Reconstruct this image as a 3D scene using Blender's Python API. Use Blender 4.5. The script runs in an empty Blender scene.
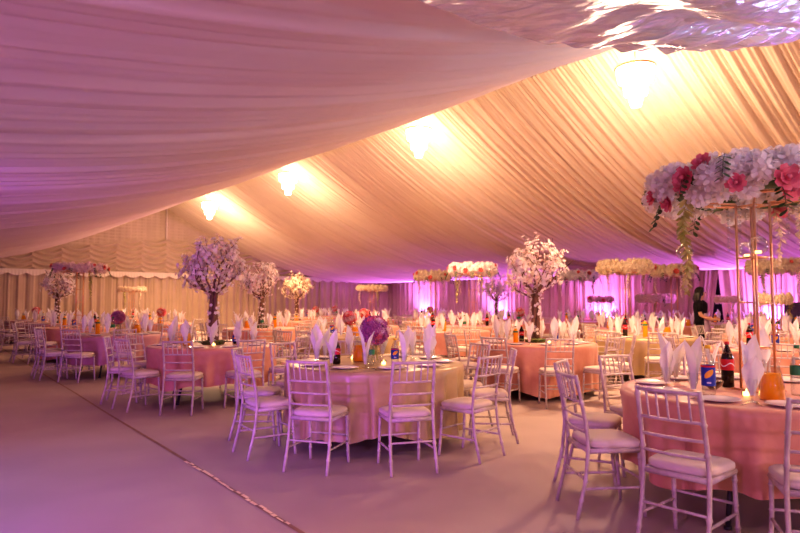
import bpy, math, random
from mathutils import Vector, Matrix
PI = math.pi
R = random.Random(7)
scene = bpy.context.scene
COL = scene.collection
H = 1.40                      # camera height
F = 620.0                     # focal length in pixels of an 800 px wide frame
SA, CA = 0.624, 0.7815        # direction of the ridge against the line of sight

def W(s, v):                  # hall coordinates (along ridge, across) -> world
    return (-SA*s + CA*v, CA*s + SA*v)
def HALL(x, y):
    return (-SA*x + CA*y, CA*x + SA*y)
HROT = math.atan2(CA, -SA)    # world angle of the ridge direction

# ------------------------------------------------------------------ mesh helper
class MB:
    def __init__(self): self.v=[]; self.f=[]; self.m=[]; self.s=[]
    def add(self, vs, fs, mi=0, smooth=True):
        o=len(self.v); self.v+= [tuple(p) for p in vs]
        for f in fs:
            self.f.append(tuple(i+o for i in f)); self.m.append(mi); self.s.append(smooth)
        return self
    def box(self, c, d, mi=0, rot=0.0):
        x,y,z=[q/2 for q in d]
        vs=[]
        for sz in (-1,1):
            for sx,sy in ((-1,-1),(1,-1),(1,1),(-1,1)):
                px,py=sx*x,sy*y
                vs.append((c[0]+px*math.cos(rot)-py*math.sin(rot), c[1]+px*math.sin(rot)+py*math.cos(rot), c[2]+sz*z))
        return self.add(vs,[(3,2,1,0),(4,5,6,7),(0,1,5,4),(1,2,6,5),(2,3,7,6),(3,0,4,7)],mi,False)
    def tube(self, pts, rad, n=6, mi=0, cap=True):
        pts=[Vector(p) for p in pts]
        rr = rad if isinstance(rad,(list,tuple)) else [rad]*len(pts)
        vs=[]; fs=[]
        ref=None
        for i,p in enumerate(pts):
            t=(pts[min(i+1,len(pts)-1)]-pts[max(i-1,0)])
            if t.length<1e-9: t=Vector((0,0,1))
            t.normalize()
            if ref is None:
                ref = Vector((1,0,0)) if abs(t.x)<0.8 else Vector((0,1,0))
            a=t.cross(ref).normalized(); b=t.cross(a).normalized(); ref = b.cross(t).normalized() if False else ref
            for k in range(n):
                th=2*PI*k/n
                q=p+(a*math.cos(th)+b*math.sin(th))*rr[i]
                vs.append(q)
        for i in range(len(pts)-1):
            for k in range(n):
                k2=(k+1)%n
                fs.append((i*n+k, i*n+k2, (i+1)*n+k2, (i+1)*n+k))
        if cap:
            fs.append(tuple(range(n-1,-1,-1))); fs.append(tuple((len(pts)-1)*n+k for k in range(n)))
        return self.add(vs,fs,mi)
    def lathe(self, prof, n=16, c=(0,0,0), mi=0, capb=True, capt=True):
        vs=[]; fs=[]
        for (r,z) in prof:
            for k in range(n):
                th=2*PI*k/n
                vs.append((c[0]+r*math.cos(th), c[1]+r*math.sin(th), c[2]+z))
        for i in range(len(prof)-1):
            for k in range(n):
                k2=(k+1)%n
                fs.append((i*n+k,i*n+k2,(i+1)*n+k2,(i+1)*n+k))
        if capb: fs.append(tuple(range(n-1,-1,-1)))
        if capt: fs.append(tuple((len(prof)-1)*n+k for k in range(n)))
        return self.add(vs,fs,mi)
    def torus(self, Rm, r, n=32, k=8, c=(0,0,0), mi=0):
        vs=[];fs=[]
        for i in range(n):
            a=2*PI*i/n
            for j in range(k):
                b=2*PI*j/k
                q=Rm+r*math.cos(b)
                vs.append((c[0]+q*math.cos(a),c[1]+q*math.sin(a),c[2]+r*math.sin(b)))
        for i in range(n):
            for j in range(k):
                fs.append((i*k+j,((i+1)%n)*k+j,((i+1)%n)*k+(j+1)%k,i*k+(j+1)%k))
        return self.add(vs,fs,mi)
    def grid(self, fn, nu, nv, mi=0, flip=False):
        vs=[fn(i/nu,j/nv) for j in range(nv+1) for i in range(nu+1)]
        fs=[]
        for j in range(nv):
            for i in range(nu):
                a=j*(nu+1)+i
                q=(a,a+1,a+nu+2,a+nu+1)
                fs.append(q[::-1] if flip else q)
        return self.add(vs,fs,mi)
    def sphere(self, c, r, n=12, k=8, mi=0, sq=(1,1,1)):
        prof=[]
        vs=[];fs=[]
        for j in range(k+1):
            ph=PI*j/k-PI/2
            for i in range(n):
                th=2*PI*i/n
                vs.append((c[0]+sq[0]*r*math.cos(ph)*math.cos(th),c[1]+sq[1]*r*math.cos(ph)*math.sin(th),c[2]+sq[2]*r*math.sin(ph)))
        for j in range(k):
            for i in range(n):
                i2=(i+1)%n
                fs.append((j*n+i,j*n+i2,(j+1)*n+i2,(j+1)*n+i))
        return self.add(vs,fs,mi)
    def merge(self, other, mat=None, mi=None):
        vs=other.v if mat is None else [tuple(mat@Vector(p)) for p in other.v]
        o=len(self.v); self.v+=vs
        for f,m,s in zip(other.f,other.m,other.s):
            self.f.append(tuple(i+o for i in f)); self.m.append(m if mi is None else mi); self.s.append(s)
        return self
    def mesh(self, name, mats):
        me=bpy.data.meshes.new(name)
        me.from_pydata(self.v,[],self.f)
        for m in (mats if isinstance(mats,(list,tuple)) else [mats]): me.materials.append(m)
        me.polygons.foreach_set('material_index',self.m)
        me.polygons.foreach_set('use_smooth',self.s)
        me.update()
        return me

def link(name, me, parent=None, loc=(0,0,0), rot=(0,0,0), scale=None):
    o=bpy.data.objects.new(name,me); COL.objects.link(o)
    if parent is not None: o.parent=parent
    o.location=loc; o.rotation_euler=rot
    if scale is not None: o.scale=scale if isinstance(scale,(tuple,list)) else (scale,)*3
    return o
def obj(name, mb, mats, parent=None, loc=(0,0,0), rot=(0,0,0)):
    return link(name, mb.mesh(name,mats), parent, loc, rot)
def tag(o, label, cat, group=None, kind=None):
    if label: o['label']=label
    if cat: o['category']=cat
    if group: o['group']=group
    if kind: o['kind']=kind
    return o
def thing(name, label, cat, loc, rz=0.0, group=None):
    o=link(name,None,None,loc,(0,0,rz)); o.empty_display_size=0.1
    return tag(o,label,cat,group)
def struct(name, mb, mats):
    o=obj(name,mb,mats); o['kind']='structure'; return o
def dup(root, loc, rz, label, group):
    r=root.copy(); COL.objects.link(r); r.location=loc; r.rotation_euler=(0,0,rz)
    r['label']=label; r['group']=group
    for ch in root.children:
        c=ch.copy(); COL.objects.link(c); c.parent=r
        for g in ch.children:
            d=g.copy(); COL.objects.link(d); d.parent=c
    return r

# ------------------------------------------------------------------ materials
def mat(name, color, rough=0.6, metal=0.0, spec=0.5, noise=None, bump=None, emis=None, trans=0.0, alpha=None, sheen=0.0, sub=0.0, backlit=None):
    m=bpy.data.materials.new(name); m.use_nodes=True
    nt=m.node_tree; b=nt.nodes['Principled BSDF']
    b.inputs['Base Color'].default_value=(*color,1)
    b.inputs['Roughness'].default_value=rough; b.inputs['Metallic'].default_value=metal
    b.inputs['Specular IOR Level'].default_value=spec
    if sheen: b.inputs['Sheen Weight'].default_value=sheen
    if trans: b.inputs['Transmission Weight'].default_value=trans
    if alpha is not None: b.inputs['Alpha'].default_value=alpha
    if emis:
        b.inputs['Emission Color'].default_value=(*emis[0],1); b.inputs['Emission Strength'].default_value=emis[1]
    tc=nt.nodes.new('ShaderNodeTexCoord')
    if noise:
        sc,c2,det=noise
        n=nt.nodes.new('ShaderNodeTexNoise'); n.inputs['Scale'].default_value=sc; n.inputs['Detail'].default_value=det
        r=nt.nodes.new('ShaderNodeValToRGB'); r.color_ramp.elements[0].position=0.35; r.color_ramp.elements[1].position=0.65
        r.color_ramp.elements[0].color=(*color,1); r.color_ramp.elements[1].color=(*c2,1)
        nt.links.new(tc.outputs['Object'],n.inputs['Vector']); nt.links.new(n.outputs['Fac'],r.inputs['Fac'])
        nt.links.new(r.outputs['Color'],b.inputs['Base Color'])
    if bump:
        sc,st,dist=bump
        n=nt.nodes.new('ShaderNodeTexNoise'); n.inputs['Scale'].default_value=sc; n.inputs['Detail'].default_value=3
        bp=nt.nodes.new('ShaderNodeBump'); bp.inputs['Strength'].default_value=st; bp.inputs['Distance'].default_value=dist
        nt.links.new(tc.outputs['Object'],n.inputs['Vector']); nt.links.new(n.outputs['Fac'],bp.inputs['Height'])
        nt.links.new(bp.outputs['Normal'],b.inputs['Normal'])
    if backlit:
        tr=nt.nodes.new('ShaderNodeBsdfTranslucent'); tr.inputs['Color'].default_value=(*color,1)
        mx=nt.nodes.new('ShaderNodeMixShader'); mx.inputs['Fac'].default_value=backlit
        out=nt.nodes['Material Output']
        nt.links.new(b.outputs[0],mx.inputs[1]); nt.links.new(tr.outputs[0],mx.inputs[2]); nt.links.new(mx.outputs[0],out.inputs['Surface'])
    return m

M={}
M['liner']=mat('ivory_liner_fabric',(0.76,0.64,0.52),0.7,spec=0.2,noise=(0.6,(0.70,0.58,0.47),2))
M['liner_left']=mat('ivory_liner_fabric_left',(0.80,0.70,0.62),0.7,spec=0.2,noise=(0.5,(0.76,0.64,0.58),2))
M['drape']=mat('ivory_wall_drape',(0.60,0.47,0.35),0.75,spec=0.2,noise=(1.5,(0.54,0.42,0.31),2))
M['lace']=mat('ivory_scalloped_trim',(0.82,0.72,0.62),0.7,spec=0.2,bump=(60,0.3,0.01))
M['floor']=mat('pale_matting',(0.47,0.385,0.36),0.55,spec=0.35,noise=(1.2,(0.43,0.35,0.33),5),bump=(25,0.06,0.01))
M['seam']=mat('brown_joint_tape',(0.25,0.15,0.10),0.5,noise=(9,(0.33,0.20,0.13),3))
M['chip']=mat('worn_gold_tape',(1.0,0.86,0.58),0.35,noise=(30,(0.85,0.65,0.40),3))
M['wood']=mat('limewashed_wood',(0.66,0.58,0.54),0.42,noise=(14,(0.50,0.42,0.39),4),bump=(40,0.08,0.004))
M['pad']=mat('ivory_seat_pad',(0.70,0.62,0.54),0.8,spec=0.2,bump=(120,0.15,0.002))
M['peach']=mat('peach_taffeta',(0.62,0.28,0.19),0.42,spec=0.5,sheen=0.2,noise=(5,(0.70,0.36,0.25),4),bump=(9,0.35,0.02))
M['champagne']=mat('champagne_satin',(0.48,0.36,0.17),0.33,spec=0.7,noise=(6,(0.54,0.42,0.22),3),bump=(30,0.1,0.006))
M['rosecloth']=mat('dusky_rose_cloth',(0.46,0.23,0.23),0.5,sheen=0.2,noise=(5,(0.54,0.29,0.28),3),bump=(9,0.3,0.02))
M['black']=mat('black_painted_steel',(0.02,0.02,0.022),0.4,noise=(10,(0.03,0.03,0.03),2))
M['board']=mat('plywood_table_board',(0.35,0.24,0.14),0.6,noise=(8,(0.28,0.19,0.11),3))
M['napkin']=mat('white_linen',(0.86,0.85,0.86),0.8,spec=0.2,bump=(150,0.15,0.002),backlit=0.3)
M['china']=mat('white_china',(0.86,0.86,0.85),0.15,bump=(3,0.02,0.002))
M['steel']=mat('cutlery_steel',(0.75,0.74,0.72),0.2,metal=1.0,bump=(4,0.02,0.002))
M['gold']=mat('gold_metal',(0.72,0.42,0.25),0.32,metal=0.85,bump=(20,0.05,0.002))
M['petalw']=mat('white_petals',(0.94,0.90,0.87),0.7,spec=0.2,noise=(20,(0.92,0.85,0.83),2),backlit=0.35)
M['petalc']=mat('cream_petals',(0.88,0.78,0.60),0.7,spec=0.2,noise=(20,(0.80,0.68,0.50),2),backlit=0.25)
M['petalp']=mat('pink_petals',(0.80,0.16,0.25),0.6,spec=0.2,noise=(18,(0.85,0.32,0.36),2),backlit=0.2)
M['petalr']=mat('coral_petals',(0.76,0.13,0.12),0.6,spec=0.2,noise=(18,(0.72,0.24,0.20),2),backlit=0.2)
M['petalm']=mat('mauve_petals',(0.42,0.12,0.30),0.6,spec=0.2,noise=(14,(0.60,0.26,0.42),2),backlit=0.15)
M['petall']=mat('pale_pink_blossom',(0.84,0.64,0.62),0.7,spec=0.2,noise=(16,(0.90,0.80,0.74),2),backlit=0.3)
M['leaf']=mat('dark_green_leaf',(0.035,0.085,0.03),0.5,noise=(9,(0.06,0.14,0.04),2))
M['vine']=mat('yellow_green_vine',(0.42,0.44,0.10),0.6,noise=(9,(0.62,0.56,0.24),2))
M['bark']=mat('brown_bark',(0.16,0.09,0.06),0.85,noise=(14,(0.24,0.14,0.09),4),bump=(30,0.5,0.02))
M['moss']=mat('green_moss',(0.08,0.12,0.03),0.9,noise=(30,(0.16,0.18,0.05),3),bump=(60,0.5,0.01))
M['cola']=mat('dark_cola',(0.018,0.006,0.006),0.1,bump=(3,0.02,0.002))
M['red']=mat('red_label',(0.65,0.02,0.03),0.4,noise=(6,(0.6,0.02,0.03),2))
M['blue']=mat('blue_label',(0.015,0.04,0.42),0.4,noise=(6,(0.02,0.05,0.38),2))
M['orange']=mat('orange_swash',(0.95,0.42,0.03),0.4,noise=(6,(0.9,0.48,0.05),2))
M['yellow']=mat('yellow_cap',(0.9,0.62,0.03),0.4,noise=(6,(0.85,0.6,0.05),2))
M['green']=mat('green_label',(0.02,0.20,0.08),0.4,noise=(6,(0.03,0.25,0.1),2))
M['white']=mat('white_print',(0.9,0.9,0.88),0.4,noise=(6,(0.86,0.86,0.85),2))
M['juice']=mat('orange_juice',(1.0,0.55,0.02),0.25,noise=(5,(0.98,0.50,0.02),2),backlit=0.45)
def glassmat(name, tint, fac=0.18):
    m=bpy.data.materials.new(name); m.use_nodes=True; nt=m.node_tree
    for n in list(nt.nodes): nt.nodes.remove(n)
    out=nt.nodes.new('ShaderNodeOutputMaterial'); mx=nt.nodes.new('ShaderNodeMixShader')
    t=nt.nodes.new('ShaderNodeBsdfTransparent'); g=nt.nodes.new('ShaderNodeBsdfGlossy'); lw=nt.nodes.new('ShaderNodeLayerWeight')
    t.inputs['Color'].default_value=(*tint,1); g.inputs['Roughness'].default_value=0.05
    lw.inputs['Blend'].default_value=fac
    nt.links.new(lw.outputs['Facing'],mx.inputs['Fac']); nt.links.new(t.outputs[0],mx.inputs[1]); nt.links.new(g.outputs[0],mx.inputs[2]); nt.links.new(mx.outputs[0],out.inputs['Surface'])
    return m
M['glass']=glassmat('clear_glass',(0.93,0.95,0.95),0.3)
M['smoke']=glassmat('smoked_glass_bowl',(0.25,0.2,0.2),0.35)
M['candle']=mat('candle_wax',(0.9,0.7,0.4),0.5,emis=((1,0.55,0.15),6),noise=(6,(0.88,0.68,0.4),2))
M['crystal']=mat('glowing_crystal',(1,0.9,0.75),0.2,emis=((1.0,0.76,0.46),17),noise=(6,(1,0.88,0.7),2))
M['purpleglow']=mat('violet_lens',(0.6,0.2,1),0.3,emis=((0.55,0.12,1.0),25),noise=(6,(0.6,0.25,1),2))
M['skin']=mat('warm_skin',(0.55,0.32,0.22),0.5,noise=(20,(0.52,0.30,0.2),2))
M['hair']=mat('black_hair',(0.008,0.006,0.006),0.4,bump=(60,0.3,0.01))
M['blackcloth']=mat('black_jersey',(0.006,0.005,0.008),0.8,spec=0.2,noise=(10,(0.010,0.008,0.012),2))
M['lilac']=mat('pale_lilac_cloth',(0.55,0.42,0.55),0.7,noise=(8,(0.48,0.36,0.5),2))
M['grey']=mat('dark_grey_box',(0.07,0.065,0.07),0.6,noise=(12,(0.09,0.085,0.09),2))
M['dark']=mat('night_beyond',(0.008,0.006,0.012),0.9,noise=(3,(0.012,0.008,0.02),2))

# satin star cloth: crumpled and shiny
def satin():
    m=bpy.data.materials.new('crumpled_silver_satin'); m.use_nodes=True; nt=m.node_tree; b=nt.nodes['Principled BSDF']
    b.inputs['Base Color'].default_value=(0.66,0.58,0.66,1); b.inputs['Roughness'].default_value=0.27; b.inputs['Metallic'].default_value=0.45
    tc=nt.nodes.new('ShaderNodeTexCoord'); mp=nt.nodes.new('ShaderNodeMapping'); mp.inputs['Scale'].default_value=(1.0,2.2,1.0)
    n=nt.nodes.new('ShaderNodeTexNoise'); n.inputs['Scale'].default_value=4.6; n.inputs['Detail'].default_value=2.5; n.inputs['Distortion'].default_value=0.6
    n2=nt.nodes.new('ShaderNodeTexNoise'); n2.inputs['Scale'].default_value=2; r=nt.nodes.new('ShaderNodeValToRGB')
    r.color_ramp.elements[0].color=(0.56,0.58,0.74,1); r.color_ramp.elements[1].color=(0.68,0.69,0.82,1)
    bp=nt.nodes.new('ShaderNodeBump'); bp.inputs['Strength'].default_value=0.6; bp.inputs['Distance'].default_value=0.10
    nt.links.new(tc.outputs['Object'],mp.inputs[0]); nt.links.new(mp.outputs[0],n.inputs['Vector']); nt.links.new(n.outputs['Fac'],bp.inputs['Height'])
    nt.links.new(bp.outputs[0],b.inputs['Normal']); nt.links.new(n2.outputs['Fac'],r.inputs[0]); nt.links.new(r.outputs[0],b.inputs['Base Color'])
    return m
M['satin']=satin()

# ------------------------------------------------------------------ hall shell
VR, VRT, VLT = 9.18, 22.0, -3.62        # ridge, right wall, left wall
S0, S1 = -7.0, 28.5
ZE, ZR = 2.65, 5.68
HALF=12.82
KS=4.5
def roofz(v, k=KS):
    w=abs(v-VR)/HALF
    return ZR-(ZR-ZE)*w-k*w*(1-w)
def pleat(s, lam, seed=0.0):
    ph=2*PI*s/lam+1.7*math.sin(0.83*s+seed)+1.1*math.sin(2.1*s+2*seed)
    a=math.sin(ph)
    return (abs(a)**0.7*(1 if a>0 else -1))*0.7+0.3*math.sin(2.37*ph+seed)

LS=[5.35,10.8,17.06,23.4]               # chandeliers along the ridge
def bay(s):                             # soft extra sag between the roof frames
    f=((s-5.35)/6.0)%1.0
    return math.sin(PI*f)

# right roof liner
def f_right(u,w):
    s=S0+(S1-S0)*u; v=VR+HALF*w
    env=0.25+0.75*min(1,w*6)
    z=roofz(v)-0.10*bay(s)*math.sin(PI*w)
    d=0.062*pleat(s,0.25)*env + 0.016*math.sin(2*PI*s/0.083+3*math.sin(s*1.3))
    x,y=W(s,v); return (x,y,z+d)
mb=MB().grid(f_right,1700,36)
struct('ceiling',mb,M['liner'])
# left roof liner, from the satin bay to the far gable
def f_left(u,w):
    s=S0+(S1-S0)*u; v=VR-HALF*w
    z=roofz(v,4.66)+0.25*(1-w)-0.05*bay(s)*math.sin(PI*min(1,w*1.5))*max(0.0,min(1.0,(s-2.4)/1.8))
    d=(0.034*pleat(s,0.50,1.3)+0.016*pleat(s,0.17,0.4))*(0.25 if s<2.3 else min(1,0.25+(s-2.3)*1.2))
    x,y=W(s,v); return (x,y,z+d)
mb=MB().grid(f_left,1200,48,flip=True)
struct('ceiling.001',mb,M['liner_left'])
# crumpled satin bay nearest the camera, hung lower than its neighbour
def f_satin(u,w):
    v=VR-(VR-1.3)*w; q=u*9.0
    se=2.44 if v>4.3 else 2.44-0.055*(4.3-v)-0.05*(4.3-v)**2
    s=se-q
    dl=0.085+max(0.0,v-3.4)*0.062+max(0.0,v-5.2)*0.05
    am=min(1.0,max(0.12,(v-1.9)/2.6))
    z=roofz(v,4.72)-dl-0.10*min(1,q/2)*math.sin(PI*min(1,q/4.5))
    z+=am*0.050*math.sin(2*PI*q/0.60+0.9*math.sin(0.9*v)+0.5*v)*min(1,0.25+q)
    z+=am*(0.020*math.sin(10.5*v+3.5*q+1.3*math.sin(4*q))+0.013*math.sin(17*v-6*q+2*math.sin(1.7*v)))
    s+=0.04*math.sin(2.6*v)*math.exp(-q/0.5)*am
    x,y=W(s,v); return (x,y,z)
mb=MB().grid(f_satin,200,240)
struct('ceiling.002',mb,M['satin'])

# far gable: pleated lower drape, scalloped trim, ruched swags, plain top
def f_gable(u,w):
    v=VLT+(VRT-VLT)*u
    top=roofz(v)+0.10
    if w<0.4: z=ZE*(w/0.4)
    else: z=ZE+(top-ZE)*((w-0.4)/0.6)
    dist=abs(v-VR)
    ruche=4.28-0.145*dist
    if z<ZE-0.02:
        d=0.07*pleat(v,0.34,0.9)*(1-0.35*z/ZE)+0.02*pleat(v,0.11,2)
    elif z<ruche:
        colw=1.05; q=((v-VR)/colw)%1.0
        drop=0.16*(1-(2*q-1)**2)
        d=0.06*math.sin(2*PI*(z+drop)/0.23)+0.05*abs(2*q-1)**6+0.02
    else:
        d=0.02*math.sin(2*PI*z/0.14+0.6*math.sin(v*2))*0.6+0.012*pleat(v,0.3)
    x,y=W(S1-d,v); return (x,y,z)
mb=MB().grid(f_gable,760,130)
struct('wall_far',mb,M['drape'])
def f_trim(u,w):
    v=VLT+(VRT-VLT)*u
    sc=abs(math.sin(PI*v/0.62))
    z=ZE+0.06-w*(0.15+0.11*sc)
    x,y=W(S1-0.15-0.03*w-0.02*math.sin(2*PI*v/0.12)*w,v); return (x,y,z)
mb=MB().grid(f_trim,700,5)
struct('trim_far_gable',mb,M['lace'])
mb=MB().tube([(*W(S1-0.07,VR),4.2),(*W(S1-0.07,VR),5.7)],0.035,8)
struct('trim_gable_seam',mb,M['lace'])

# right wall with parted drapes at the doorway
SD=9.85                                  # doorway position along the wall
def gapw(z): return 0.62*max(0.0,1-z/2.42)**1.1
def f_wall_leaf(side):
    def fn(u,w):
        z=2.62*w; g=gapw(z)
        s=(S0+(SD-S0)*u) if side<0 else (SD+(S1-SD)*u)
        d=0.075*pleat(s,0.42,2.2)+0.025*pleat(s,0.13,0.3)
        k=max(0.0,1-abs(s-SD)/2.0)
        s+= (-0.35*g if side<0 else 0.65*g)*k
        x,y=W(s,VRT-d); return (x,y,z)
    return fn
mb=MB().grid(f_wall_leaf(-1),660,14,flip=True)
mb.grid(f_wall_leaf(1),740,14,flip=True)
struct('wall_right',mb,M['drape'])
mb=MB().box((0,0,1.3),(1.9,0.05,2.5)); 
o=struct('doorway_dark_panel',mb,M['dark']); o.location=(*W(SD+0.2,VRT+0.22),0); o.rotation_euler=(0,0,HROT)  # black panel stands in for the darkness between the parted drapes
def f_val(u,w):
    s=S0+(S1-S0)*u
    sc=abs(math.sin(PI*s/0.9))
    z=2.72-w*(0.16+0.07*sc)
    x,y=W(s,VRT-0.14-0.02*math.sin(2*PI*s/0.15)*w); return (x,y,z)
struct('trim_right_valance',MB().grid(f_val,900,4,flip=True),M['lace'])
# left wall (just outside the frame; keeps the light in)
def f_lwall(u,w):
    s=S0+(S1-S0)*u
    x,y=W(s,VLT+0.06*pleat(s,0.4,2.2)); return (x,y,2.66*w)
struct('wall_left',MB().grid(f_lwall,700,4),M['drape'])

# floor and joint tape
mb=MB(); c=[W(S0,VLT-0.4),W(S0,VRT+0.8),W(S1+0.5,VRT+0.8),W(S1+0.5,VLT-0.4)]
mb.add([(x,y,-0.04) for x,y in c]+[(x,y,0) for x,y in c],[(0,1,2,3),(7,6,5,4),(0,4,5,1),(1,5,6,2),(2,6,7,3),(3,7,4,0)],0,False)
fl=struct('floor',mb,M['floor'])
VJ=1.955
mb=MB()
def f_j(u,w):
    s=-3+(S1+2.5)*u; x,y=W(s,VJ+0.022*(s-4)+(w-0.5)*0.032+0.006*math.sin(s*1.3)); return (x,y,0.0025)
mb.grid(f_j,160,1,flip=True); struct('trim_floor_joint',mb,M['seam'])
# worn bright stretch of the joint
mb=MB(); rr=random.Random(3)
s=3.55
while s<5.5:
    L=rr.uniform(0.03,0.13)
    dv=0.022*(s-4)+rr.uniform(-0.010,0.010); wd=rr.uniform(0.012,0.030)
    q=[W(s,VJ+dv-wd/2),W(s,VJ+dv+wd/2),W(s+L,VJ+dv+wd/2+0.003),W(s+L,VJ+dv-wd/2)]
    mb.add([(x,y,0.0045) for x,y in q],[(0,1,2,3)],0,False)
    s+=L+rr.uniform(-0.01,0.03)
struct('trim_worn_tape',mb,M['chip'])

# ------------------------------------------------------------------ chandeliers
def chandelier_parts(root):
    b=MB().tube([(0,0,0.42),(0,0,0.98)],0.012,6); b.lathe([(0.06,0.93),(0.06,0.98)],10); link('chain',b.mesh('chain',M['gold']),root)
    b=MB().torus(0.31,0.018,24,6,(0,0,0.36)); b.torus(0.20,0.014,20,6,(0,0,0.10))
    for k in range(4):
        a=PI/2*k; b.tube([(0.31*math.cos(a),0.31*math.sin(a),0.36),(0,0,0.46)],0.008,5)
    link('frame',b.mesh('frame',M['gold']),root)
    for (r0,z0,r1,z1) in ((0.30,0.36,0.27,0.13),(0.20,0.13,0.18,-0.09),(0.11,-0.09,0.08,-0.28)):
        t=MB(); n=12
        t.lathe([(r1,z1),(r0*0.97,(z0+z1)/2),(r0,z0)],n)
        link('crystal_tier',t.mesh('crystal_tier',M['crystal']),root)
ch0=None
nm=['the second-lowest pleated ridge end','','','']
CHL=['large tiered crystal chandelier glowing beside the silver satin, nearest of the four',
     'tiered crystal chandelier glowing on the ridge, second nearest of the four',
     'tiered crystal chandelier glowing on the ridge, third of the four',
     'small tiered crystal chandelier glowing near the far gable, farthest of the four']
for i,s in enumerate(LS):
    x,y=W(s,VR); z=[4.95,5.12,5.1,5.0][i]-0.10
    if ch0 is None:
        ch0=thing('crystal_chandelier',CHL[0],'chandelier',(x,y,z),0,'crystal chandeliers along the ridge'); chandelier_parts(ch0)
        for c in ch0.children:
            if c.name.startswith('chain'): c.scale=(1,1,1)
    else: dup(ch0,(x,y,z),0.3*i,CHL[i],'crystal chandeliers along the ridge')

# ------------------------------------------------------------------ chair
def lerp(a,b,t): return tuple(a[i]+(b[i]-a[i])*t for i in range(3))
def bamboo(pts, r, rings, n=6):
    """tube along a polyline with turned rings at the given fractions"""
    P=[Vector(p) for p in pts]; L=[0]
    for i in range(1,len(P)): L.append(L[-1]+(P[i]-P[i-1]).length)
    def at(t):
        d=t*L[-1]
        for i in range(1,len(P)):
            if d<=L[i]+1e-9: return P[i-1].lerp(P[i],(d-L[i-1])/(L[i]-L[i-1]))
        return P[-1]
    ts=[(k/6.0,r) for k in range(7)]
    for q in rings: ts+=[(q-0.014,r),(q,r*1.42),(q+0.014,r)]
    ts=sorted(ts)
    return MB().tube([at(t) for t,_ in ts],[q for _,q in ts],n)
RP=lambda s:[(s*0.195,-0.275,0),(s*0.19,-0.215,0.24),(s*0.187,-0.19,0.44),(s*0.183,-0.205,0.62),(s*0.178,-0.265,0.92)]
def post(s): return bamboo(RP(s),0.0135,(0.13,0.26,0.62,0.80,0.95))
def fleg(s): 
    m=bamboo([(s*0.185,0.185,0),(s*0.18,0.165,0.22),(s*0.178,0.155,0.43)],0.0135,(0.25,0.55,0.88)); return m
def backy(z): 
    return -0.19-0.015*(z-0.44)/0.18 if z<0.62 else -0.205-0.06*(z-0.62)/0.30
def rail(z,r=0.010):
    y=backy(z); m=MB()
    pts=[(-0.18+0.36*k/6, y-0.022*math.sin(PI*k/6), z) for k in range(7)]
    return m.tube(pts,r,6)
def spindle(k):
    x=-0.18+0.36*(k+1)/6
    a=-0.022*math.sin(PI*(k+1)/6)
    return bamboo([(x,backy(0.745)+a,0.745),(x,backy(0.82)+a,0.82),(x,backy(0.905)+a,0.905)],0.0065,(0.5,),5)
def frame_mb():
    m=MB()
    for (p,q) in (((-0.185,-0.185,0.43),(0.185,-0.185,0.43)),((-0.18,0.16,0.43),(0.18,0.16,0.43)),((-0.185,-0.185,0.43),(-0.18,0.16,0.43)),((0.185,-0.185,0.43),(0.18,0.16,0.43))):
        m.tube([p,q],0.018,8)
    m.box((0,-0.012,0.432),(0.36,0.345,0.014))
    return m
def cushion_mb():
    m=MB(); n=28; prof=[(0.90,0.442),(0.985,0.452),(1.0,0.467),(0.985,0.482),(0.90,0.494),(0.6,0.501),(0.25,0.503)]
    vs=[];fs=[]
    for (r,z) in prof:
        for k in range(n):
            th=2*PI*k/n; c,s=math.cos(th),math.sin(th)
            x=0.205*r*(abs(c)**0.42)*(1 if c>0 else -1); y=0.19*r*(abs(s)**0.42)*(1 if s>0 else -1)
            x*=1-0.06*(1 if y<0 else 0)*abs(y)/0.19
            vs.append((x,y-0.0,z))
    for i in range(len(prof)-1):
        for k in range(n): fs.append((i*n+k,i*n+(k+1)%n,(i+1)*n+(k+1)%n,(i+1)*n+k))
    fs.append(tuple(range(n-1,-1,-1))); fs.append(tuple((len(prof)-1)*n+k for k in range(n)))
    return m.add(vs,fs)
STR=[((-0.19,-0.235,0.19),(-0.181,0.17,0.19)),((0.19,-0.235,0.19),(0.181,0.17,0.19)),((-0.19,-0.215,0.25),(0.19,-0.215,0.25)),((-0.181,0.17,0.24),(0.181,0.17,0.24))]
def strm(p,q): return bamboo([p,lerp(p,q,0.5),q],0.009,(0.33,0.66),6)
CP={}
CP['post']=[post(s).mesh('rear_post',M['wood']) for s in (-1,1)]
CP['fleg']=[fleg(s).mesh('front_leg',M['wood']) for s in (-1,1)]
CP['rail']=[rail(z,0.012 if z>0.9 else 0.0095).mesh('back_rail',M['wood']) for z in (0.905,0.745,0.645,0.55)]
CP['spin']=[spindle(k).mesh('spindle',M['wood']) for k in range(5)]
CP['frame']=frame_mb().mesh('seat_frame',M['wood'])
CP['pad']=cushion_mb().mesh('seat_pad',M['pad'])
CP['str']=[strm(p,q).mesh('stretcher',M['wood']) for p,q in STR]
bk=MB()
for z in (0.905,0.745,0.645,0.55): bk.merge(rail(z,0.011))
for k in range(5): bk.merge(spindle(k))
CP['back']=bk.mesh('backrest',M['wood'])
sm=MB()
for p,q in STR: sm.merge(strm(p,q))
CP['strs']=sm.mesh('stretcher',M['wood'])
whole=MB()
for s in (-1,1): whole.merge(post(s)); whole.merge(fleg(s))
whole.merge(bk); whole.merge(sm); whole.merge(frame_mb()); whole.merge(cushion_mb(),None,1)
CP['whole']=whole.mesh('chair_far',[M['wood'],M['pad']])

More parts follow.
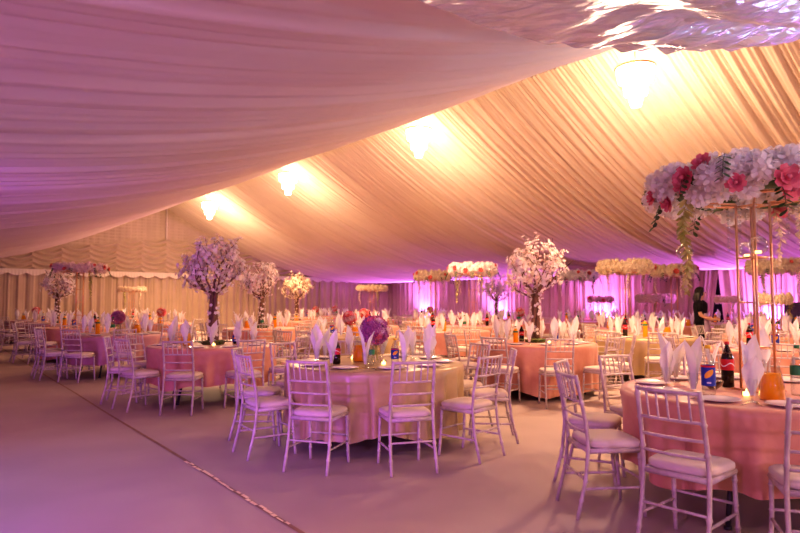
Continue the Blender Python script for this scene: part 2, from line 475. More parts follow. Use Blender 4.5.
def chair(tier, loc, rz, label, group):
    if tier==3:
        o=link('banquet_chair',CP['whole'],None,loc,(0,0,rz)); return tag(o,label,'chair',group)
    t=thing('banquet_chair',label,'chair',loc,rz,group)
    link('seat_pad',CP['pad'],t); link('seat_frame',CP['frame'],t)
    for me in CP['post']: link('leg',me,t)
    for me in CP['fleg']: link('leg',me,t)
    if tier==1:
        link('crest_rail',CP['rail'][0],t)
        for me in CP['rail'][1:]: link('back_rail',me,t)
        for me in CP['spin']: link('spindle',me,t)
        for me in CP['str']: link('stretcher',me,t)
    else:
        link('backrest',CP['back'],t); link('stretcher',CP['strs'],t)
    return t

# ------------------------------------------------------------------ table pieces
TZ=0.76; TR=0.90
def cloth_mb(n, seed, folds=11, amp=0.07, hem=0.13):
    rr=random.Random(seed)
    ph=[rr.uniform(0,6.28) for _ in range(5)]
    L=0.776-hem
    prof=[(0.0,0),(0.35,0),(0.70,0),(0.86,0),(0.903,-0.004),(0.918,-0.018),(0.924,-0.045)]
    rows=[0.10,0.18,0.28,0.40,0.52,0.64,0.76,0.88,1.0]
    vs=[(0,0,0.776)];fs=[]
    def fold(th):
        a=folds*th+ph[0]+1.1*math.sin(2*th+ph[1])+0.7*math.sin(3*th+ph[3])
        q=0.5+0.5*math.sin(a)
        return 0.75*q**1.6+0.25*(0.5+0.5*math.sin((2*folds+3)*th+ph[2]))
    for (r,dz) in prof[1:]:
        for k in range(n):
            th=2*PI*k/n; vs.append((r*math.cos(th),r*math.sin(th),0.776+dz))
    for t in rows:
        for k in range(n):
            th=2*PI*k/n
            g=min(1.0,t*1.5)
            rad=0.924+0.022*t-amp*g*(1-fold(th))
            dz=-0.045-(L-0.045)*t
            if t>0.6: dz+=(t-0.6)/0.4*(0.035*math.sin(4*th+ph[4])+0.02*math.sin(9*th+ph[1]))
            vs.append((rad*math.cos(th),rad*math.sin(th),0.776+dz))
    nr=len(prof)-1+len(rows)
    for k in range(n): fs.append((0,1+k,1+(k+1)%n))
    for i in range(nr-1):
        for k in range(n):
            a=1+i*n+k; b=1+i*n+(k+1)%n
            fs.append((a,a+n,b+n,b))
    return MB().add(vs,fs)
CL={}
for cname in ('peach','champagne','rosecloth'):
    for q,n in ((1,192),(2,96)):
        CL[(cname,q)]=[cloth_mb(n,11+k+7*q,folds=(25 if cname=='champagne' else 15),amp=(0.095 if cname=='champagne' else 0.08),hem=(0.15 if cname=='champagne' else (0.26,0.09)[k])).mesh(cname,M[cname]) for k in range(2)]
tb=MB().lathe([(TR-0.02,0.735),(TR-0.01,0.745),(TR-0.01,0.765),(TR-0.02,0.772)],48)
TB=tb.mesh('table_top',M['board'])
TL=[]
for k in range(4):
    a=PI/4+PI/2*k
    m=MB().tube([(0.72*math.cos(a),0.72*math.sin(a),0.0),(0.66*math.cos(a),0.66*math.sin(a),0.2),(0.55*math.cos(a),0.55*math.sin(a),0.738)],0.017,8)
    m.lathe([(0.024,0),(0.024,0.02)],8,(0.72*math.cos(a),0.72*math.sin(a),0))
    TL.append(m.mesh('leg',M['black']))

def napkin_mb(seed):
    rr=random.Random(seed); m=MB()
    n=3 if seed%3 else 2
    a0=rr.uniform(0,6.28)
    for q in range(n):
        az=a0+2*PI*q/n+rr.uniform(-.3,.3); hh=(0.345,0.30,0.25)[q]*rr.uniform(.92,1.05); tilt=rr.uniform(.015,.055); wd=rr.uniform(.040,.054); rt=rr.uniform(-.03,.03)
        ux,uy=math.cos(az),math.sin(az); tx,ty=-uy,ux
        vs=[]; nu,nv=8,9
        for j in range(nv+1):
            t=j/nv
            w_=wd*(0.30+0.95*min(t/0.62,1)**1.2)*(1 if t<0.62 else (1-((t-0.62)/0.38)**1.5*0.97))
            for i in range(nu+1):
                e=2*i/nu-1
                rad=0.012+0.018*t+tilt*t*t*1.3-0.020*e*e*min(1,w_/0.04)+0.004*math.sin(5*e+3*t)
                sx=e*w_+rt*t*t
                vs.append((ux*rad+tx*sx,uy*rad+ty*sx,0.045+hh*t-0.012*abs(e)*(1-t)))
        fs=[]
        for j in range(nv):
            for i in range(nu):
                a=j*(nu+1)+i; fs.append((a,a+1,a+nu+2,a+nu+1))
        m.add(vs,fs)
    return m
NAP=[napkin_mb(20+k).mesh('napkin',M['napkin']) for k in range(6)]
GL=MB().lathe([(0.034,0),(0.034,0.004),(0.006,0.008),(0.005,0.042),(0.018,0.052),(0.030,0.085),(0.034,0.125),(0.033,0.150)],14,capt=False).mesh('wine_glass',M['glass'])
PLT=MB().lathe([(0.075,0),(0.085,0.006),(0.128,0.016),(0.130,0.019),(0.122,0.018),(0.085,0.009),(0.02,0.008)],32).mesh('dinner_plate',M['china'])
FORK=MB().box((0,0,0.002),(0.012,0.10,0.003)).box((0,0.07,0.002),(0.022,0.05,0.003)).mesh('fork',M['steel'])
KNIFE=MB().box((0,-0.03,0.002),(0.012,0.09,0.003)).box((0,0.065,0.002),(0.018,0.11,0.003)).mesh('knife',M['steel'])
def bottle_parts(kind):
    out=[]
    body=[(0.038,0),(0.043,0.01),(0.043,0.10),(0.040,0.13),(0.044,0.17),(0.043,0.20),(0.034,0.245),(0.018,0.285),(0.013,0.30),(0.013,0.315)]
    if kind=='cola':
        out.append(('bottle_body',MB().lathe(body,18),M['cola']))
        out.append(('bottle_neck',MB().lathe([(0.0355,0.243),(0.0195,0.286),(0.0145,0.30),(0.0145,0.316)],16),M['glass']))
        lb=MB().lathe([(0.0447,0.125),(0.0455,0.17),(0.0447,0.205)],18,capb=False,capt=False)
        for k in range(40):                     # white wave running round the label
            a=2*PI*k/40; a2=2*PI*(k+1)/40; zf=lambda q:0.165+0.012*math.sin(3*q)
            lb.add([(0.0462*math.cos(a),0.0462*math.sin(a),zf(a)-0.004),(0.0462*math.cos(a2),0.0462*math.sin(a2),zf(a2)-0.004),(0.0462*math.cos(a2),0.0462*math.sin(a2),zf(a2)+0.004),(0.0462*math.cos(a),0.0462*math.sin(a),zf(a)+0.004)],[(0,1,2,3)],1)
        out.append(('bottle_label',lb,[M['red'],M['white']]))
        out.append(('bottle_cap',MB().lathe([(0.017,0.312),(0.017,0.332)],14),M['red']))
    elif kind=='mango':
        out.append(('bottle_body',MB().lathe(body,18),M['glass']))
        lb=MB().lathe([(0.0450,0.065),(0.0450,0.20)],24,capb=False,capt=False)
        lb.lathe([(0.0455,0.188),(0.0455,0.20)],24,mi=1,capb=False,capt=False)
        for q in range(2):                      # slanted orange lettering band and small white line, front and back
            a0=q*PI
            for k in range(8):
                u0=(k-4)/4*0.62; u1=(k-3)/4*0.62
                hh=lambda u:0.021*math.sqrt(max(0,1-(u/0.66)**2))+0.002
                pts=[(u0,-hh(u0)),(u1,-hh(u1)),(u1,hh(u1)),(u0,hh(u0))]
                lb.add([(0.0462*math.cos(a0+u),0.0462*math.sin(a0+u),0.145+0.028*u+z) for u,z in pts],[(0,1,2,3)],2)
            for k in range(5):
                u0=(k-2.5)*0.12; u1=u0+0.085
                lb.add([(0.0462*math.cos(a0+u),0.0462*math.sin(a0+u),z) for u,z in ((u0,0.082),(u1,0.082),(u1,0.092),(u0,0.092))],[(0,1,2,3)],3)
        out.append(('bottle_label',lb,[M['blue'],M['red'],M['orange'],M['white']]))
        out.append(('bottle_cap',MB().lathe([(0.018,0.312),(0.018,0.335)],14),M['yellow']))
    elif kind=='water':
        out.append(('bottle_body',MB().lathe(body,18),M['glass']))
        lb=MB().lathe([(0.0448,0.135),(0.0452,0.17),(0.0448,0.195)],18,capb=False,capt=False)
        out.append(('bottle_label',lb,M['green']))
        out.append(('bottle_cap',MB().lathe([(0.017,0.312),(0.017,0.334)],14),M['green']))
    elif kind=='juice_bottle':
        out.append(('bottle_body',MB().lathe([(r*0.95,z) for r,z in body[:8]],18),M['juice']))
        out.append(('bottle_neck',MB().lathe([(0.018,0.285),(0.0135,0.30),(0.0135,0.316)],14),M['glass']))
        out.append(('bottle_label',MB().lathe([(0.0428,0.205),(0.0385,0.235)],18,capb=False,capt=False),M['green']))
        out.append(('bottle_cap',MB().lathe([(0.017,0.312),(0.017,0.332)],14),M['black']))
    elif kind=='jug':
        out.append(('juice',MB().lathe([(0.066,0.006),(0.074,0.02),(0.066,0.10),(0.055,0.165),(0.052,0.17)],20),M['juice']))
        g=MB().lathe([(0.070,0),(0.078,0.015),(0.070,0.10),(0.058,0.165),(0.046,0.20),(0.045,0.225),(0.056,0.255)],20,capt=False)
        out.append(('jug_body',g,M['glass']))
    elif kind=='bowl':
        out.append(('bowl',MB().lathe([(0.025,0),(0.03,0.006),(0.06,0.03),(0.072,0.06),(0.070,0.062),(0.055,0.034),(0.02,0.012)],20),M['smoke']))
    elif kind=='candle':
        out.append(('holder',MB().lathe([(0.026,0),(0.030,0.01),(0.031,0.05)],14,capt=False),M['glass']))
        out.append(('wax',MB().lathe([(0.022,0.005),(0.022,0.03)],12).lathe([(0.006,0.03),(0.007,0.038),(0.001,0.052)],8),M['candle']))
    return out
BOT={}
for k in ('cola','mango','water','juice_bottle','jug','candle','bowl'):
    BOT[k]=[(n,m.mesh(n,mm)) for n,m,mm in bottle_parts(k)]
BNAME={'cola':('cola_bottle','dark cola bottle with a red label','bottle'),'mango':('soft_drink_bottle','clear drink bottle with a blue and orange label','bottle'),
 'water':('water_bottle','clear water bottle with a green label','bottle'),'juice_bottle':('juice_bottle','orange juice bottle with a dark cap','bottle'),
 'jug':('juice_jug','glass jug of orange juice','jug'),'candle':('tealight_holder','lit tealight in a small glass','candle'),'bowl':('glass_bowl','small smoked glass bowl','bowl')}
BOTW={k:None for k in BOT}
def small(kind, loc, rz, where, far=False):
    nm,lab,cat=BNAME[kind]
    t=thing(nm,fit(lab+' '+where,' '.join(lab.split()[:3])+' '+where),cat,loc,rz,nm.replace('_',' ')+'s on the tables')
    for n,me in BOT[kind]: link(n,me,t)
    return t

# ------------------------------------------------------------------ flowers
def petal(mb, org, out, up, w, l, curl, mi=0):
    out=Vector(out).normalized(); up=Vector(up); side=out.cross(up)
    if side.length<1e-6: side=Vector((1,0,0))
    side.normalize(); up=side.cross(out).normalized()
    vs=[]
    for t,wd,cz in ((0,0.35,0),(0.55,1.0,0.35),(1.0,0.55,1.0)):
        for sx in (-1,1): vs.append(Vector(org)+out*(l*t)+side*(sx*w*wd*0.5)+up*(curl*cz))
    mb.add(vs,[(0,1,3,2),(2,3,5,4)],mi)
def rose_mb(r, mi=0):
    m=MB()
    for (n,tilt,l,w) in ((7,0.15,1.0,0.75),(6,0.55,0.85,0.7),(5,0.95,0.7,0.55),(3,1.3,0.55,0.4)):
        for k in range(n):
            a=2*PI*k/n+tilt*2
            d=Vector((math.cos(a)*math.cos(tilt),math.sin(a)*math.cos(tilt),math.sin(tilt)))
            u=Vector((-math.cos(a)*math.sin(tilt),-math.sin(a)*math.sin(tilt),math.cos(tilt)))
            petal(m,(0,0,0),d,u,w*r,l*r,0.25*r*(1 if tilt<0.9 else -0.5),mi)
    m.lathe([(0.02*r,0.1*r),(0.22*r,0.3*r),(0.14*r,0.62*r)],6,mi=mi)
    return m
def fib(n):
    g=PI*(3-math.sqrt(5))
    for i in range(n):
        z=1-2*(i+0.5)/n; q=math.sqrt(1-z*z); yield Vector((q*math.cos(g*i),q*math.sin(g*i),z))
def puff_mb(r, n=46, seed=1, mi=0):
    m=MB(); rr=random.Random(seed)
    m.sphere((0,0,0),0.72*r,8,6,mi)
    for d in fib(n):
        t=Vector((rr.uniform(-1,1),rr.uniform(-1,1),rr.uniform(-1,1))); t=(t-d*t.dot(d)).normalized()
        for s in (1,-1):
            petal(m,d*0.70*r,(d*0.55+t*s).normalized(),d,0.36*r,0.42*r,0.10*r,mi)
    return m
def leafspray_mb(n=7,L=0.22,seed=1):
    m=MB(); rr=random.Random(seed)
    m.tube([(0,0,0),(L*0.3,0,-L*0.35),(L*0.45,0,-L)],0.003,4)
    for k in range(n):
        t=(k+1)/n; p=(L*0.45*t,0,-L*t**1.3); s=1 if k%2 else -1
        petal(m,p,(0.4,s*0.9,-0.5+rr.uniform(-.2,.2)),(0.3,0,1),0.045,0.085,-0.01)
    return m
def vine_mb(L=0.6,n=34,seed=1,big=1.0):
    m=MB(); rr=random.Random(seed)
    pts=[(0.02*math.sin(k*0.9+seed),0.02*math.cos(k*0.7),-L*k/8) for k in range(9)]
    m.tube(pts,0.003,4)
    for k in range(n):
        t=(k+0.5)/n; i=min(7,int(t*8)); p=lerp(pts[i],pts[i+1],t*8-i)
        a=rr.uniform(0,6.28)
        petal(m,p,(math.cos(a),math.sin(a),-0.7),(0,0,1),big*0.035*(1.15-0.6*t),big*0.06*(1.2-0.6*t),-0.008)
    return m
FW={'rosep':rose_mb(0.085).mesh('rose',M['petalp']),'puff':[puff_mb(0.105,46,k).mesh('white_bloom',M['petalw']) for k in range(3)],
    'leaf':[leafspray_mb(9,0.24,k).mesh('leaf_spray',M['leaf']) for k in range(2)],'vine':[vine_mb(0.70,60,k,1.15).mesh('hanging_vine',M['vine']) for k in range(3)],
    'wvine':[vine_mb(0.55,40,5+k).mesh('hanging_blossom',M['petalc']) for k in range(2)]}
def rot_to(d, spin=0):
    d=Vector(d).normalized()
    q=d.to_track_quat('Z','Y'); return (q.to_matrix()@Matrix.Rotation(spin,3,'Z')).to_euler()

def stand_mb(h, wd=0.085):
    m=MB()
    m.box((0,0,0.006),(wd*2+0.09,wd*2+0.09,0.012))
    return m
def stand_parts(root, h, wd=0.085, ringR=0.5):
    link('base_plate',stand_mb(h,wd).mesh('base_plate',M['gold']),root)
    for sx in (-1,1):
        for sy in (-1,1):
            link('pole',MB().tube([(sx*wd,sy*wd,0.01),(sx*wd,sy*wd,h)],0.009,8).mesh('pole',M['gold']),root)
    for z in (0.30,0.62,0.94,h-0.02):
        if z<h:
            m=MB()
            for a,b in (((-wd,-wd),(wd,-wd)),((wd,-wd),(wd,wd)),((wd,wd),(-wd,wd)),((-wd,wd),(-wd,-wd))):
                m.tube([(*a,z),(*b,z)],0.006,6)
            link('rung',m.mesh('rung',M['gold']),root)
    m=MB().torus(ringR,0.012,40,6,(0,0,h+0.03))
    for k in range(4):
        a=PI/4+PI/2*k; m.tube([(wd*1.41*math.cos(a),wd*1.41*math.sin(a),h),(ringR*math.cos(a),ringR*math.sin(a),h+0.03)],0.008,6)
    link('tray_ring',m.mesh('tray_ring',M['gold']),root)

def near_ring(loc, label):
    t=thing('floral_ring_stand',label,'flower arrangement',loc,0.35,'tall flower ring stands')
    h=1.33; stand_parts(t,h,0.075,0.36)
    rr=random.Random(12)
    # moss collar the blooms sit in
    link('flower_collar',MB().torus(0.50,0.08,40,8,(0,0,h+0.10)).mesh('flower_collar',M['leaf']),t)
    n=0
    rings=[(0.64,0.085,24,0.05),(0.60,0.155,22,0.45),(0.48,0.175,17,0.95),(0.36,0.12,11,0.3),(0.55,0.02,20,-0.35)]
    for (rad,z,cnt,el) in rings:
        for k in range(cnt):
            a=2*PI*(k+rr.uniform(-.25,.25))/cnt+rad*7
            r2=rad+rr.uniform(-.03,.03)
            p=(r2*math.cos(a),r2*math.sin(a),h+0.02+z+rr.uniform(-.025,.025))
            s=rr.uniform(0.85,1.12)
            if n%8==3 and z<0.17:
                d=Vector((math.cos(a)*math.cos(el),math.sin(a)*math.cos(el),math.sin(el)))
                o=link('rose',FW['rosep'],t,(p[0]+d.x*.05,p[1]+d.y*.05,p[2]+d.z*.05),rot_to(d,rr.uniform(0,6)),0.92*s); o['label']='bright pink rose'
            else: link('white_bloom',FW['puff'][n%3],t,p,(rr.uniform(0,6),rr.uniform(0,6),0),s)
            n+=1
    for a,z,q in ((3.25,0.10,1.0),(3.72,0.02,0.8),(4.12,0.03,1.05),(4.75,0.13,0.9),(2.75,0.03,0.8)):
        o=link('rose',FW['rosep'],t,(0.69*math.cos(a),0.69*math.sin(a),h+0.02+z),rot_to((math.cos(a),math.sin(a),0.05),a*3),q); o['label']='bright pink rose'
    for k in range(14):
        a=2*PI*(k+rr.uniform(-.3,.3))/14; rad=(0.60,0.68,0.70)[k%3]; z=h+(0.03,0.17,0.24)[k%3]
        link('leaf_spray',FW['leaf'][k%2],t,(rad*math.cos(a),rad*math.sin(a),z),(0,0,a),rr.uniform(0.55,0.8))
    for k,a in enumerate((3.05,4.35,5.6,0.4,1.7)):
        link('hanging_vine' if k%2==0 else 'hanging_blossom',(FW['vine'] if k%2==0 else FW['wvine'])[k%2],t,(0.57*math.cos(a),0.57*math.sin(a),h+0.02),(0,0,a),(1,1,[0.95,0.8,1.0,0.8,0.9][k]))
    for k,(a,rad,L) in enumerate(((3.9,0.42,0.30),(4.75,0.48,0.33),(5.45,0.46,0.20),(0.8,0.5,0.26),(2.4,0.45,0.30))):
        g=MB().tube([(0,0,0),(0,0,-L)],0.0018,4); g.sphere((0,0,-L-0.055),0.06,16,12)
        o=link('glass_globe',g.mesh('glass_globe',M['glass']),t,(rad*math.cos(a),rad*math.sin(a),h+0.02))
        link('tealight',MB().lathe([(0.019,0),(0.019,0.016)],10).mesh('tealight',M['candle']),o,(0,0,-L-0.108))
    for k,(a,rad,n_) in enumerate(((3.6,0.33,14),(4.5,0.33,10),(5.7,0.30,13),(1.2,0.35,12))):
        g=MB()
        for q in range(n_): g.sphere((0,0,-0.03*q),0.011,6,5)
        link('bead_strand',g.mesh('bead_strand',M['glass']),t,(rad*math.cos(a),rad*math.sin(a),h+0.02))
    return t
# far ring: blooms gathered into one piece, roses separate
def farring_mb(mi_seed, Rm=0.57, thick=0.15, flat=1.0):
    m=MB(); rr=random.Random(mi_seed)
    m.torus(Rm,thick*0.75,36,8,(0,0,thick*0.8))
    pf=[puff_mb(0.085,22,k) for k in range(3)]
    for (rad,z,cnt) in ((Rm+thick*0.8,0.6,24),(Rm+thick*0.6,1.35,22),(Rm,1.6,18),(Rm-thick*0.7,1.2,14),(Rm+thick*0.3,0.15,20)):
        for k in range(cnt):
            a=2*PI*(k+rr.uniform(-.3,.3))/cnt+rad*9
            mt=Matrix.Translation((rad*math.cos(a),rad*math.sin(a),z*thick*flat+rr.uniform(-.02,.02)))@Matrix.Rotation(rr.uniform(0,6),4,'X')@Matrix.Scale(rr.uniform(.8,1.1)*min(1,thick/0.13),4)
            m.merge(pf[k%3],mt)
    return m
FR={'white':farring_mb(1).mesh('flower_ring',M['petalw']),'cream':farring_mb(2).mesh('flower_ring',M['petalc']),
    'flatcream':farring_mb(3,0.5,0.09).mesh('flower_ring',M['petalc']),'pink':farring_mb(4,0.5,0.10).mesh('flower_ring',M['petall']),
    'lilac':farring_mb(5,0.5,0.12).mesh('flower_ring',M['petall'])}
SROSE=rose_mb(0.085).mesh('rose',M['petalr'])
def far_ring(kind, loc, label, h, scale, roses=7, vines=4, seed=0):
    t=thing('floral_ring_stand',label,'flower arrangement',loc,seed*0.7,'tall flower ring stands')
    stand_parts(t,h,0.075,0.5*scale)
    link('flower_ring',FR[kind],t,(0,0,h+0.02),(0,0,0),(scale,scale,1))
    rr=random.Random(seed)
    th={'white':0.15,'cream':0.15,'flatcream':0.09,'pink':0.10,'lilac':0.12}[kind]
    Rm=(0.57 if kind in('white','cream') else 0.5)*scale
    for k in range(roses):
        a=2*PI*(k+rr.uniform(-.5,.5))/roses; el=rr.uniform(-0.1,0.5)
        d=(math.cos(a)*math.cos(el),math.sin(a)*math.cos(el),math.sin(el))
        rad=Rm+th*1.15*scale
        link('rose',SROSE,t,(rad*math.cos(a),rad*math.sin(a),h+0.02+th*rr.uniform(0.35,1.5)),rot_to(d),rr.uniform(.45,0.95))
    for k in range(roses):
        a=2*PI*(k+0.5)/max(1,roses)
        link('leaf_spray',FW['leaf'][k%2],t,((Rm+th*scale)*math.cos(a),(Rm+th*scale)*math.sin(a),h+0.10),(0,0,a),0.8)
    for k in range(vines):
        a=2*PI*(k+rr.uniform(-.2,.2))/vines+0.6
        link('hanging_vine',(FW['vine'] if k%2 else FW['wvine'])[k%2],t,(Rm*math.cos(a),Rm*math.sin(a),h+0.03),(0,0,a),(1,1,rr.uniform(.6,1.1)*min(1.0,(h-0.12)/0.80)))
    return t

# blossom trees
def blossom_mb(mb,p,d,r,mi,rr):
    d=Vector(d).normalized(); t=d.orthogonal().normalized(); b=d.cross(t); a0=rr.uniform(0,6)
    for k in range(5):
        a=a0+2*PI*k/5
        petal(mb,p,(t*math.cos(a)+b*math.sin(a)+d*0.35),d,r*0.9,r,r*0.15,mi)
def tree_parts(seed, n, hgt=1.52, crown=0.52):
    rr=random.Random(seed); tr=MB(); bl=MB()
    tips=[]
    def grow(p,d,L,r,depth):
        pts=[p]; rs=[r]; cur=Vector(p); dd=Vector(d).normalized()
        for k in range(4):
            dd=(dd+Vector((rr.uniform(-.22,.22),rr.uniform(-.22,.22),rr.uniform(-.05,.2)))).normalized()
            cur=cur+dd*L/4; pts.append(cur.copy()); rs.append(r*(1-0.13*(k+1)))
        tr.tube(pts,rs,7 if depth<1 else 5)
        for q in pts[1 if depth>0 else 5:]: tips.append((q.copy(),depth))
        if depth<3:
            for k in range(3 if depth<2 else 2):
                a=rr.uniform(0,6.28)+2.1*k
                sp=0.55 if depth==0 else 0.8
                nd=dd+Vector((math.cos(a)*sp,math.sin(a)*sp,rr.uniform(0.0,0.6)))
                grow(pts[-1] if k<2 else pts[-2],nd,L*rr.uniform(.62,.85) if depth else L*0.48,r*0.5,depth+1)
    for k in range(3):                       # three twisted stems make the trunk
        a=2*PI*k/3
        pts=[(0.045*math.cos(a+t*2.4)*(1-0.3*t),0.045*math.sin(a+t*2.4)*(1-0.3*t),0.01+0.78*t) for t in [q/8 for q in range(9)]]
        tr.tube(pts,[0.040-0.012*q/8 for q in range(9)],8)
    for k in range(9):
        a=2.4*k+0.3; el=(0.35,1.3,0.75)[k%3]
        grow((0.02*math.cos(a),0.02*math.sin(a),0.68+0.025*(k%4)),(0.8*math.cos(a),0.8*math.sin(a),el),(0.33,0.40,0.36)[k%3],0.020,1)
    grow((0,0,0.76),(0.05,0,1),0.40,0.024,1)
    zc=hgt-crown*0.86
    for k in range(n):
        q,dp=rr.choice(tips)
        if rr.random()<0.93:
            p=q+Vector((rr.gauss(0,.030),rr.gauss(0,.030),rr.gauss(0,.035)))
        else:
            d=Vector((rr.gauss(0,1),rr.gauss(0,1),rr.gauss(0,1))).normalized()*rr.uniform(.25,1)*crown
            p=Vector((0,0,zc+0.05))+Vector((d.x,d.y,d.z*0.85))
        c=Vector((0,0,zc))
        if p.z<0.55: p.z=0.7+rr.random()*0.2
        e=p-c; e.z*=0.86
        if e.length>crown*rr.uniform(0.92,1.25): p=c+e*(crown*1.05/e.length)*rr.uniform(.85,1)
        blossom_mb(bl,p,(p-c)+Vector((rr.uniform(-.2,.2),)*3),rr.uniform(0.026,0.044),0 if rr.random()<0.72 else 1,rr)
    for k in range(60):                       # blossom sprays up the trunk
        a=rr.uniform(0,6.28); z=rr.uniform(0.05,0.72)
        blossom_mb(bl,(0.075*math.cos(a),0.075*math.sin(a),z),(math.cos(a),math.sin(a),0.2),0.028,0,rr)
    base=MB().lathe([(0.15,0),(0.17,0.015),(0.13,0.05),(0.05,0.07)],18)
    for k in range(40):
        a=rr.uniform(0,6.28); d=rr.uniform(.1,.2); petal(base,(d*math.cos(a),d*math.sin(a),0.02),(math.cos(a),math.sin(a),0.3),(0,0,1),0.04,0.07,0.01,1)
    return tr.mesh('trunk',M['bark']), bl.mesh('blossom',[M['petalw'],M['petall']]), bl, base.mesh('moss_base',[M['moss'],M['leaf']])
TREES=[tree_parts(5,880,1.46,0.48),tree_parts(9,880,1.46,0.48)]
blc=TREES[1][1].copy(); blc.materials[0]=M['petalc']; blc.materials[1]=M['petalc']
def tree(loc, label, var, rz, sc=1.0, cream=False):
    t=thing('blossom_tree',label,'tree',loc,rz,'artificial blossom trees')
    tr,bl,_,ba=TREES[var]
    for n,me in (('trunk',tr),('blossom',blc if cream else bl),('moss_base',ba)): link(n,me,t)
    t.scale=(sc,sc,sc)
    return t
# flower balls in glass vases
def vase_mb(h): return MB().lathe([(0.07,0),(0.075,0.01),(0.07,0.05),(0.062,h*0.6),(0.07,h)],18,capt=False)
ROSM=[rose_mb(0.055).mesh('rose',M[q]) for q in ('petalm','petalp','petall')]
VZ=vase_mb(0.20).mesh('glass_vase',M['glass'])
STEM=MB()
for k in range(7):
    a=0.9*k; STEM.tube([(0.035*math.cos(a),0.035*math.sin(a),0.02),(0.02*math.cos(a+1.2),0.02*math.sin(a+1.2),0.24)],0.004,5)
STEM=STEM.mesh('stems',M['vine'])
def near_ball(loc,label):
    t=thing('flower_ball_vase',label,'flower arrangement',loc,0.0,'flower balls in vases')
    link('glass_vase',VZ,t); link('stems',STEM,t)
    link('flower_core',MB().sphere((0,0,0.33),0.115,14,10).mesh('flower_core',M['petalm']),t)
    rr=random.Random(4)
    for i,d in enumerate(fib(64)):
        k=0 if rr.random()<0.72 else (2 if rr.random()<0.6 else 1)
        if d.y<-0.2 and 0.1<d.x<0.7 and abs(d.z)<0.35 and rr.random()<.6: k=2
        link('rose',ROSM[k],t,tuple(Vector((0,0,0.33))+d*0.115),rot_to(d,rr.uniform(0,6)),rr.uniform(.9,1.15))
    return t
def ballmesh(mis,seed):
    m=MB(); rr=random.Random(seed); m.sphere((0,0,0.32),0.105,12,8)
    ros=rose_mb(0.055)
    for d in fib(48):
        q=rot_to(d,rr.uniform(0,6)).to_matrix().to_4x4()
        m.merge(ros,Matrix.Translation(Vector((0,0,0.32))+d*0.10)@q,rr.choice(mis))
    return m.mesh('flower_ball',[M['petalm'],M['petalr'],M['petalp'],M['petall']])
BALL={'mauve':ballmesh((0,0,2),1),'coral':ballmesh((1,1,2,3),2),'pink':ballmesh((1,2,2,3),3)}
def far_ball(kind,loc,label,sc=1.0):
    t=thing('flower_ball_vase',label,'flower arrangement',loc,0.0,'flower balls in vases')
    link('glass_vase',VZ,t); link('stems',STEM,t); link('flower_ball',BALL[kind],t,(0,0,0),(0,0,0))
    t.scale=(sc,sc,sc)
    return t

# ------------------------------------------------------------------ the tables
# (px of the centre, depth, cloth, centrepiece, chair offset in degrees, description used in labels)
T=[
 (755,4.42,'peach','RINGNEAR',-12,'front peach table under the big flower ring'),
 (375,6.50,'champagne','BALLNEAR',-21,'champagne satin table with the mauve ball'),
 (214,9.20,'peach','tree',0,'peach table under the large left tree'),
 (535,9.70,'peach','tree',0,'peach table under the big central tree'),
 (119,12.3,'rosecloth','ball:mauve',10,'rose table with the purple ball'),
 (80,15.4,'peach','ring:pink:1.36:1.0',14,'table under the tall pink ring'),
 (58,18.6,'rosecloth','tree',5,'table under the leftmost tree'),
 (37,21.6,'rosecloth','ball:coral',0,'table with the leftmost red ball'),
 (132,24.2,'peach','ring:flatcream:1.02:0.88',0,'table under the leftmost slim ring'),
 (162,18.4,'peach','ball:pink',12,'table with the small dark pink ball'),
 (262,15.1,'peach','tree',8,'table under the second left tree'),
 (297,21.0,'peach','treec',3,'table under the cream blossom tree'),
 (350,11.6,'champagne','ball:coral',15,'table with the coral ball behind the mauve'),
 (364,16.2,'peach','ball:pink',20,'table with the pink ball below a ring'),
 (372,22.0,'peach','ring:flatcream:1.02:0.95',0,'table under the slim cream ring at mid-left'),
 (316,25.6,'peach','ball:coral',9,'table with the left ball of the far pair'),
 (335,28.6,'peach','ball:coral',2,'table with the right ball of the far pair'),
 (473,16.6,'peach','ring:white:1.33:0.88',6,'table under the ring with trailing vines'),
 (433,20.4,'peach','ring:cream:1.33:0.84',15,'table under the ring before the left glow'),
 (430,24.6,'peach','ball:coral',4,'table with the coral ball before the glow'),
 (520,18.9,'peach','ball:coral',11,'table with the coral ball left of centre tree'),
 (496,22.6,'peach','tree:0.92',0,'table under the small tree left of centre'),
 (577,19.5,'peach','ring:white:1.33:0.92',0,'table under the ring right of centre tree'),
 (625,15.0,'peach','ring:cream:1.30:0.86',17,'table under the plump cream ring'),
 (674,16.8,'peach','ring:cream:1.30:0.80',0,'table under the cream ring with coral roses'),
 (776,15.0,'peach','ring:cream:1.28:0.82',0,'table under the rightmost high cream ring'),
 (600,23.0,'peach','ring:pink:0.62:0.75',0,'table under the low pink ring'),
 (655,20.4,'peach','ring:lilac:0.62:0.98',0,'table under the low lilac ring'),
 (728,18.2,'champagne','ring:flatcream:0.60:0.62',0,'table under the low beige ring'),
 (774,12.3,'peach','ring:flatcream:0.58:0.50',0,'table under the low pale ring at right'),
 (645,11.6,'champagne','none',22,'bare champagne table behind the front one'),
 (778,8.5,'peach','none',7,'bare peach table right of the gold stand'),
 (448,14.0,'peach','none',26,'bare peach table left of the central tree'),
]
def gx(px,Y): return (px-400)/F*Y
pos=[[gx(t[0],t[1]),t[1]] for t in T]
